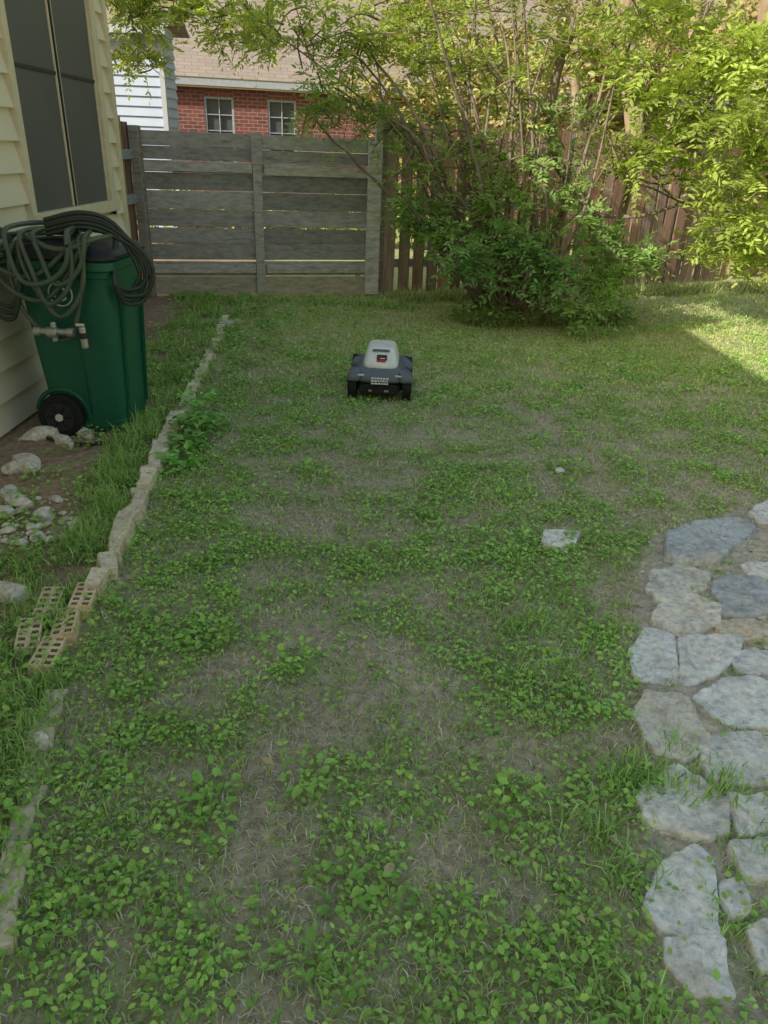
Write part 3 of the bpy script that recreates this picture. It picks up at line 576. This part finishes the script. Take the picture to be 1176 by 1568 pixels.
cyl('valve_ball',(-1.81,vy-.015,.62),(-1.755,vy-.015,.62),.028,M['metal'],ho,16); cyl('quick_connector',(-1.63,vy,.65),(-1.625,vy,.54),.018,M['metal'],ho,16);cyl('connector_collar',(-1.63,vy,.62),(-1.628,vy,.59),.025,M['dark'],ho,16);box('valve_lever',(-1.63,vy-.02,.665),(.045,.012,.014),M['white'],ho,.003)
# ---------------------------------------------------------------- robot mower
mw=empty('robot_lawn_mower',(-.06,5.12,0)); mw.rotation_euler=(0,0,math.radians(-1.5))
def r2(w,y0,y1,z,e=4,n=32,tilt=0,ox=0): return rr(ox,(y0+y1)/2,w,y1-y0,z,e,n,tilt)
loft('chassis',[r2(.30,-.25,.25,.045),r2(.33,-.27,.27,.06),r2(.34,-.28,.28,.10),r2(.33,-.27,.27,.135)],M['dark'],mw,sub=1)
loft('deck',[r2(.30,-.265,.28,.120,5),r2(.345,-.285,.30,.135,5),r2(.35,-.28,.30,.165,5),r2(.31,-.25,.28,.20,4),r2(.27,-.20,.26,.22,4)],M['slate'],mw,sub=1)
for sg in(-1,1):
    for yc,ln in((-.185,.17),(.17,.20)):
        loft('fender',[rr(sg*.175,yc,.095,ln,.125,5),rr(sg*.178,yc,.10,ln+.01,.145,5),rr(sg*.172,yc,.09,ln-.01,.185,4),rr(sg*.155,yc,.06,ln-.05,.205,3)],M['slate'],mw,sub=1)
        rad=.082 if yc<0 else .10
        cyl('wheel',(sg*.155,yc,rad),(sg*.215,yc,rad),rad,M['rubber'],mw,28)
        cyl('hub',(sg*.212,yc,rad),(sg*.220,yc,rad),rad*.55,M['dark'],mw,20)
        tl=[]
        for k in range(18):
            a=k*2*math.pi/18; tl.append(((sg*.185+(.012 if k%2 else -.012),yc+rad*math.cos(a),rad+rad*math.sin(a)),(.034,.012,.013),(a-math.pi/2,0,0),(1,1,1)))
        boxes('tread_lugs',tl,M['rubber'],mw)
loft('cover',[r2(.245,-.20,.22,.198,5),r2(.25,-.205,.23,.212,5),r2(.235,-.17,.22,.255,5),r2(.20,-.115,.20,.305,5),r2(.18,-.085,.18,.322,4),r2(.12,-.05,.14,.326,4)],M['gwhite'],mw,sub=1)
box('front_display',(.008,-.152,.274),(.07,.012,.042),M['dark'],mw,.004,(-.75,0,0)); box('red_label',(.004,-.166,.256),(.062,.010,.022),M['red'],mw,.002,(-.75,0,0))
box('top_strip',(0,-.108,.312),(.12,.03,.014),M['slate'],mw,.005,(-.4,0,0))
box('label_mark',(.014,-.160,.268),(.035,.012,.005),M['gwhite'],mw,0,(-.75,0,0))
box('nose_panel',(0,-.248,.186),(.15,.012,.06),M['slate'],mw,.006,(-.85,0,0))
sl=[]; rg=np.random.default_rng(9)
for row,z in enumerate((.168,.150,.132)):
    x=-.055
    while x<.055:
        w=.008+.012*rg.random(); sl.append(((x+w/2,-.292+.001*row,z),(w,.004,.011),(-.1,0,0),(1,1,1))); x+=w+.004
boxes('sticker_lettering',sl,M['gwhite'],mw)
box('bumper',(0,-.285,.085),(.27,.03,.055),M['rubber'],mw,.01); box('sensor_left',(-.06,-.302,.085),(.022,.006,.014),M['metal'],mw,.002); box('sensor_right',(.05,-.302,.085),(.03,.006,.014),M['metal'],mw,.002)
box('headlight_l',(-.125,-.262,.178),(.05,.012,.016),M['metal'],mw,.004,(-.6,0,.3)); box('headlight_r',(.125,-.262,.178),(.05,.012,.016),M['metal'],mw,.004,(-.6,0,-.3))
# ---------------------------------------------------------------- foliage
def compound(base,dirs,L,nl,lsz,col,asp=.27,droop=.25):
    n=len(base); dirs=norm(dirs); side=norm(np.cross(dirs,np.array([0,0,1.])+R.normal(0,.35,(n,3)))); up=norm(np.cross(side,dirs))
    k=np.arange(nl); u=(k//2+1)/(nl//2+1); sg=np.where(k%2==0,1,-1)
    pos=base[:,None]+dirs[:,None]*(L[:,None]*(.15+.85*u)[None])[...,None]-np.array([0,0,1.])*(droop*L[:,None]*(u**2)[None])[...,None]
    ld=side[:,None]*sg[None,:,None]*.85+dirs[:,None]*.55-up[:,None]*.15+R.normal(0,.16,(n,nl,3))
    if nl%2: ld[:,-1]=dirs
    ld=norm(ld.reshape(-1,3)); nr=norm(np.repeat(up,nl,0)+R.normal(0,.35,(n*nl,3))); nr=norm(nr-ld*(nr*ld).sum(1)[:,None])
    ll=lsz*(.7+.5*R.random(n*nl))*np.tile(1-.25*np.abs(u-.5),n)
    V,F=leaf6(pos.reshape(-1,3),ld,nr,ll,ll*asp*(.85+.3*R.random(n*nl)),.12)
    c=np.clip(np.repeat(np.repeat(col,nl,0)*(.82+.36*R.random(n*nl))[:,None],6,0),0,.8); return V,F,c
class Tree:
    def __init__(s,name): s.name=name;s.V=[];s.F=[];s.C=[];s.off=0;s.br=[]
    def clump(s,c,rad,ntw,per,L,lsz,col,root=None,nl=11,rr0=.012,asp=.34,flat_=.75):
        c=np.asarray(c,float); 
        if root is not None:
            root=np.asarray(root,float); k=np.linalg.norm(c-root)
            cps=[root,root*.7+c*.3+R.normal(0,.06*k,3)+[0,0,.04*k],root*.35+c*.65+R.normal(0,.06*k,3)+[0,0,.05*k],c]
            P=spline(cps,16)+0; P[1:-1]+=R.normal(0,.008,(14,3)); s.br.append((P,np.linspace(rr0,rr0*.35,16)))
        for _ in range(ntw):
            a=norm(R.normal(0,1,(1,3)))[0]; q=c+a*rad*np.array([1,1,flat_])*(.5+.75*R.random()); st=c+R.normal(0,.22,3)*rad-a*rad*.1
            mid=(st+q)/2+R.normal(0,.06,3)+[0,0,.05]; P=spline([st,mid,q],7); s.br.append((P,np.linspace(.0055,.002,7)*(rr0/.012)))
            u=.15+.85*R.random(per); idx=(u*6); i0=np.clip(idx.astype(int),0,5); fr=(idx-i0)[:,None]; b=P[i0]*(1-fr)+P[i0+1]*fr
            tw=norm((q-st)[None])[0]; dr=tw*.5+R.normal(0,.65,(per,3)); dr[:,2]=dr[:,2]*.55+.12
            tint=np.array(col)*(.75+.5*R.random())
            V,F,cc=compound(b,dr,L*(.6+.7*R.random(per)),nl,lsz,np.tile(tint,(per,1))*(.8+.4*R.random(per))[:,None],asp)
            s.V.append(V);s.F.append(F+s.off);s.C.append(cc);s.off+=len(V)
    def done(s,mat='bark',lm='leaf'):
        e=empty(s.name); mk('foliage',np.concatenate(s.V),np.concatenate(s.F),M[lm],col=np.concatenate(s.C),parent=e)
        tubes('branches',s.br,M[mat],e,6); return e
DK_SHADE=(.21,.38,.13);MD=(.31,.45,.14);YL_LIT=(.40,.50,.12)  # light painted into leaf greens: dark for shaded clumps, yellow for sunlit ones
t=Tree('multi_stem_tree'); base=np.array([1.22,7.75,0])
for px,py,Y,r,nt,c in [(640,270,7.8,.5,5,MD),(700,215,7.9,.55,8,MD),(605,200,8.1,.45,6,MD),(525,150,8.1,.5,7,MD),(480,50,8.1,.5,10,YL_LIT),(560,70,8.2,.55,11,YL_LIT),(660,95,8,.55,10,YL_LIT),(760,120,7.9,.55,8,YL_LIT),(850,180,7.8,.55,7,MD),(780,260,7.7,.5,5,MD),(880,290,7.7,.5,6,MD),(480,180,8.1,.3,4,MD),(620,10,8,.6,11,YL_LIT),(760,10,8,.6,10,YL_LIT),(860,70,8,.55,9,YL_LIT),(940,230,7.7,.45,7,YL_LIT),(420,50,8.0,.35,6,YL_LIT),(640,340,7.7,.3,4,DK_SHADE)]:
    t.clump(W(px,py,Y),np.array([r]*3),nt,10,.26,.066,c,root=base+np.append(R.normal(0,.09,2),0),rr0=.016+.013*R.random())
for k in range(24):
    top=W(R.uniform(540,980),R.uniform(-60,200),7.9+R.normal(0,.2)); st=base+np.append(R.normal(0,.16,2),0); m1=st*.6+top*.4+R.normal(0,.12,3)+[0,0,.1]
    t.br.append((spline([st,m1,top],16)+0,np.linspace(.024,.008,16)*R.uniform(.6,1.4)))
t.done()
t=Tree('leafy_shrub')
for px,py,Y,r,nt in [(680,372,7.5,.36,8),(725,400,7.25,.34,10),(795,388,7.3,.34,9),(845,415,7.15,.28,8),(790,428,7.25,.20,4),(720,335,7.6,.36,7),(905,435,7.15,.28,9),(955,405,7.3,.30,8),(860,345,7.5,.34,6),(995,400,7.4,.24,7),(760,330,7.5,.34,6),(890,468,6.95,.18,5),(650,345,7.6,.28,6),(930,370,7.4,.25,6)]:
    t.clump(W(px,py,Y),np.array([r]*3),nt,9,.22,.070,DK_SHADE if py>380 and px<870 else (.28,.44,.14),root=base+np.append(R.normal(0,.16,2),0),rr0=.012,nl=9,asp=.38)  # low left clumps take the painted shade green
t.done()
t=Tree('yard_tree'); rb=np.array([2.35,8.6,0])
for pts,r0,r1 in [([rb,W(905,330,8.4),W(850,240,8.2),W(850,120,8.1),W(905,-20,8.1)],.07,.045),([rb,W(960,300,8.5),W(990,200,8.4),W(1060,60,8.3),W(1120,-60,8.3)],.05,.02),([W(850,180,8.15),W(780,120,8.2),W(740,-20,8.2)],.03,.012),([W(905,330,8.4),W(985,330,8.1),W(1080,300,7.8),W(1150,300,7.5)],.025,.01)]:
    P=spline(pts,22); t.br.append((P,np.linspace(r0,r1,22)))
for px,py,Y,r,nt,c in [(1000,120,7.7,.5,11,YL_LIT),(1085,175,7.5,.5,14,YL_LIT),(1000,260,7.7,.42,8,YL_LIT),(1100,80,7.5,.5,11,YL_LIT),(1155,200,7.2,.45,12,YL_LIT),(1120,330,7.4,.28,9,YL_LIT),(1165,390,7.6,.25,9,YL_LIT),(1060,240,7.8,.4,8,YL_LIT),(980,20,7.8,.5,9,YL_LIT),(1180,100,7.3,.5,10,YL_LIT),(1230,260,7.3,.5,10,YL_LIT),(1100,390,7.9,.22,6,YL_LIT),(1040,10,7.9,.45,7,YL_LIT),(1160,290,7.3,.35,8,YL_LIT)]:
    t.clump(W(px,py,Y),np.array([r]*3),nt,9,.30,.088,c,root=W(960,250,8.4)+R.normal(0,.1,3),rr0=.012)
t.done()
t=Tree('overhanging_tree'); rt=np.array([-6.5,11.0,0])
for px,py,Y,r,nt in [(215,25,9.5,.45,13),(205,95,9.6,.25,6),(285,15,9.7,.4,9),(350,25,9.8,.45,9),(400,60,9.8,.35,7),(180,-30,9.5,.5,12)]:
    t.clump(W(px,py,Y),np.array([r]*3),nt,10,.26,.078,YL_LIT,root=np.array([-5.2,10.8,3.2]),rr0=.02)
t.br.append((spline([rt,rt+[.3,0,1.8],np.array([-5.2,10.8,3.2]),np.array([-3,10.5,4.6])],18),np.linspace(.14,.05,18)))
t.done()
t=Tree('added_gap_hedge')  # added foliage row, so fence gaps show sunlit yellow instead of brick
for k in range(14): t.clump((-4.2+k*.45,12.6+.1*k,.5),np.array([.45]*3),13,8,.22,.09,(.50,.52,.16),root=(-4.2+k*.45,12.6+.1*k,0),asp=.5)
t.done(lm='weed')
for i,(x,y,hh,r,c) in enumerate([(3.2,14.5,3.6,1.9,(.38,.34,.15)),(6.6,14.8,3.4,2.0,(.42,.36,.16)),(9.8,16.5,4,2.4,(.36,.34,.13)),(1.0,16.5,4.6,1.6,(.36,.35,.13)),(13.5,19,4,3,(.30,.33,.12)),(5,19,5.5,3,(.30,.31,.12)),(-9,24,6,3,(.28,.31,.11)),(0,27,8,3,(.26,.3,.1)),(10,26,7,4,(.26,.3,.1))]):
    t=Tree('background_tree')
    t.br.append((spline([(x,y,-.2),(x+.2*R.normal(),y,hh*.4),(x+.4*R.normal(),y,hh)],12),np.linspace(.16,.06,12)))
    for k in range(12):
        a=norm(R.normal(0,1,(1,3)))[0]; q=np.array([x,y,hh*.62])+a*np.array([r,r*.7,hh*.42])*(.5+.5*R.random()); q[2]=max(q[2],.5)
        t.clump(q,np.array([.75]*3)*(r/1.9),10,7,.5,.17,c,root=(x,y,hh*.35),nl=7,rr0=.035,asp=.42)
    t.done('barkpale','weed')
t=empty('bare_trunk_tree'); tp=[]
for a,b,c2,r in [((975,260,11.6),(960,60,11.6),(968,-60,11.5),.13),((1150,260,12.5),(1165,90,12.5),(1190,-60,12.3),.13),((1010,250,12),(1060,60,12),(1075,-60,12),.07)]:
    p0=W(*a); p0=np.array([p0[0],p0[1],0]); tp.append((spline([p0,W(*a),W(*b),W(*c2),W(*c2)+[0.1,0,1.5]],20),np.linspace(r*1.2,r*.7,20)))
tubes('trunks',tp,M['barkpale'],t,12)
# ---------------------------------------------------------------- light
el=math.radians(31.5); sd=Vector((-.80*math.cos(el),-.60*math.cos(el),math.sin(el))).normalized()
sl_=bpy.data.lights.new('sun','SUN'); sl_.energy=5; sl_.angle=math.radians(.5); sl_.color=(1,.93,.78)
so=bpy.data.objects.new('sun',sl_); so.rotation_euler=sd.to_track_quat('Z','Y').to_euler(); so.location=(-8,-10,12); link(so)
w=bpy.data.worlds.new('World'); scene.world=w; w.use_nodes=True; N=w.node_tree.nodes; L=w.node_tree.links
sk=N.new('ShaderNodeTexSky'); sk.sky_type='NISHITA'; sk.sun_disc=False; sk.sun_elevation=el; sk.sun_rotation=math.atan2(sd.x,sd.y); sk.dust_density=4; sk.air_density=3.0; sk.ozone_density=2.5
bg=N['Background']; bg.inputs[1].default_value=.15; L.new(sk.outputs[0],bg.inputs[0])
scene.view_settings.view_transform='Standard'; scene.view_settings.look='None'; scene.view_settings.exposure=0
# ---------------------------------------------------------------- camera
cd=bpy.data.cameras.new('camera'); cd.sensor_fit='VERTICAL'; cd.sensor_height=36; cd.lens=36*f/1568; cd.clip_end=2000; cd.clip_start=.05
co=bpy.data.objects.new('camera',cd); link(co)
co.matrix_world=Matrix.Translation((0,0,CH))@Matrix.Rotation(math.pi/2-pit,4,'X')@Matrix.Rotation(rol,4,'Z'); scene.camera=co
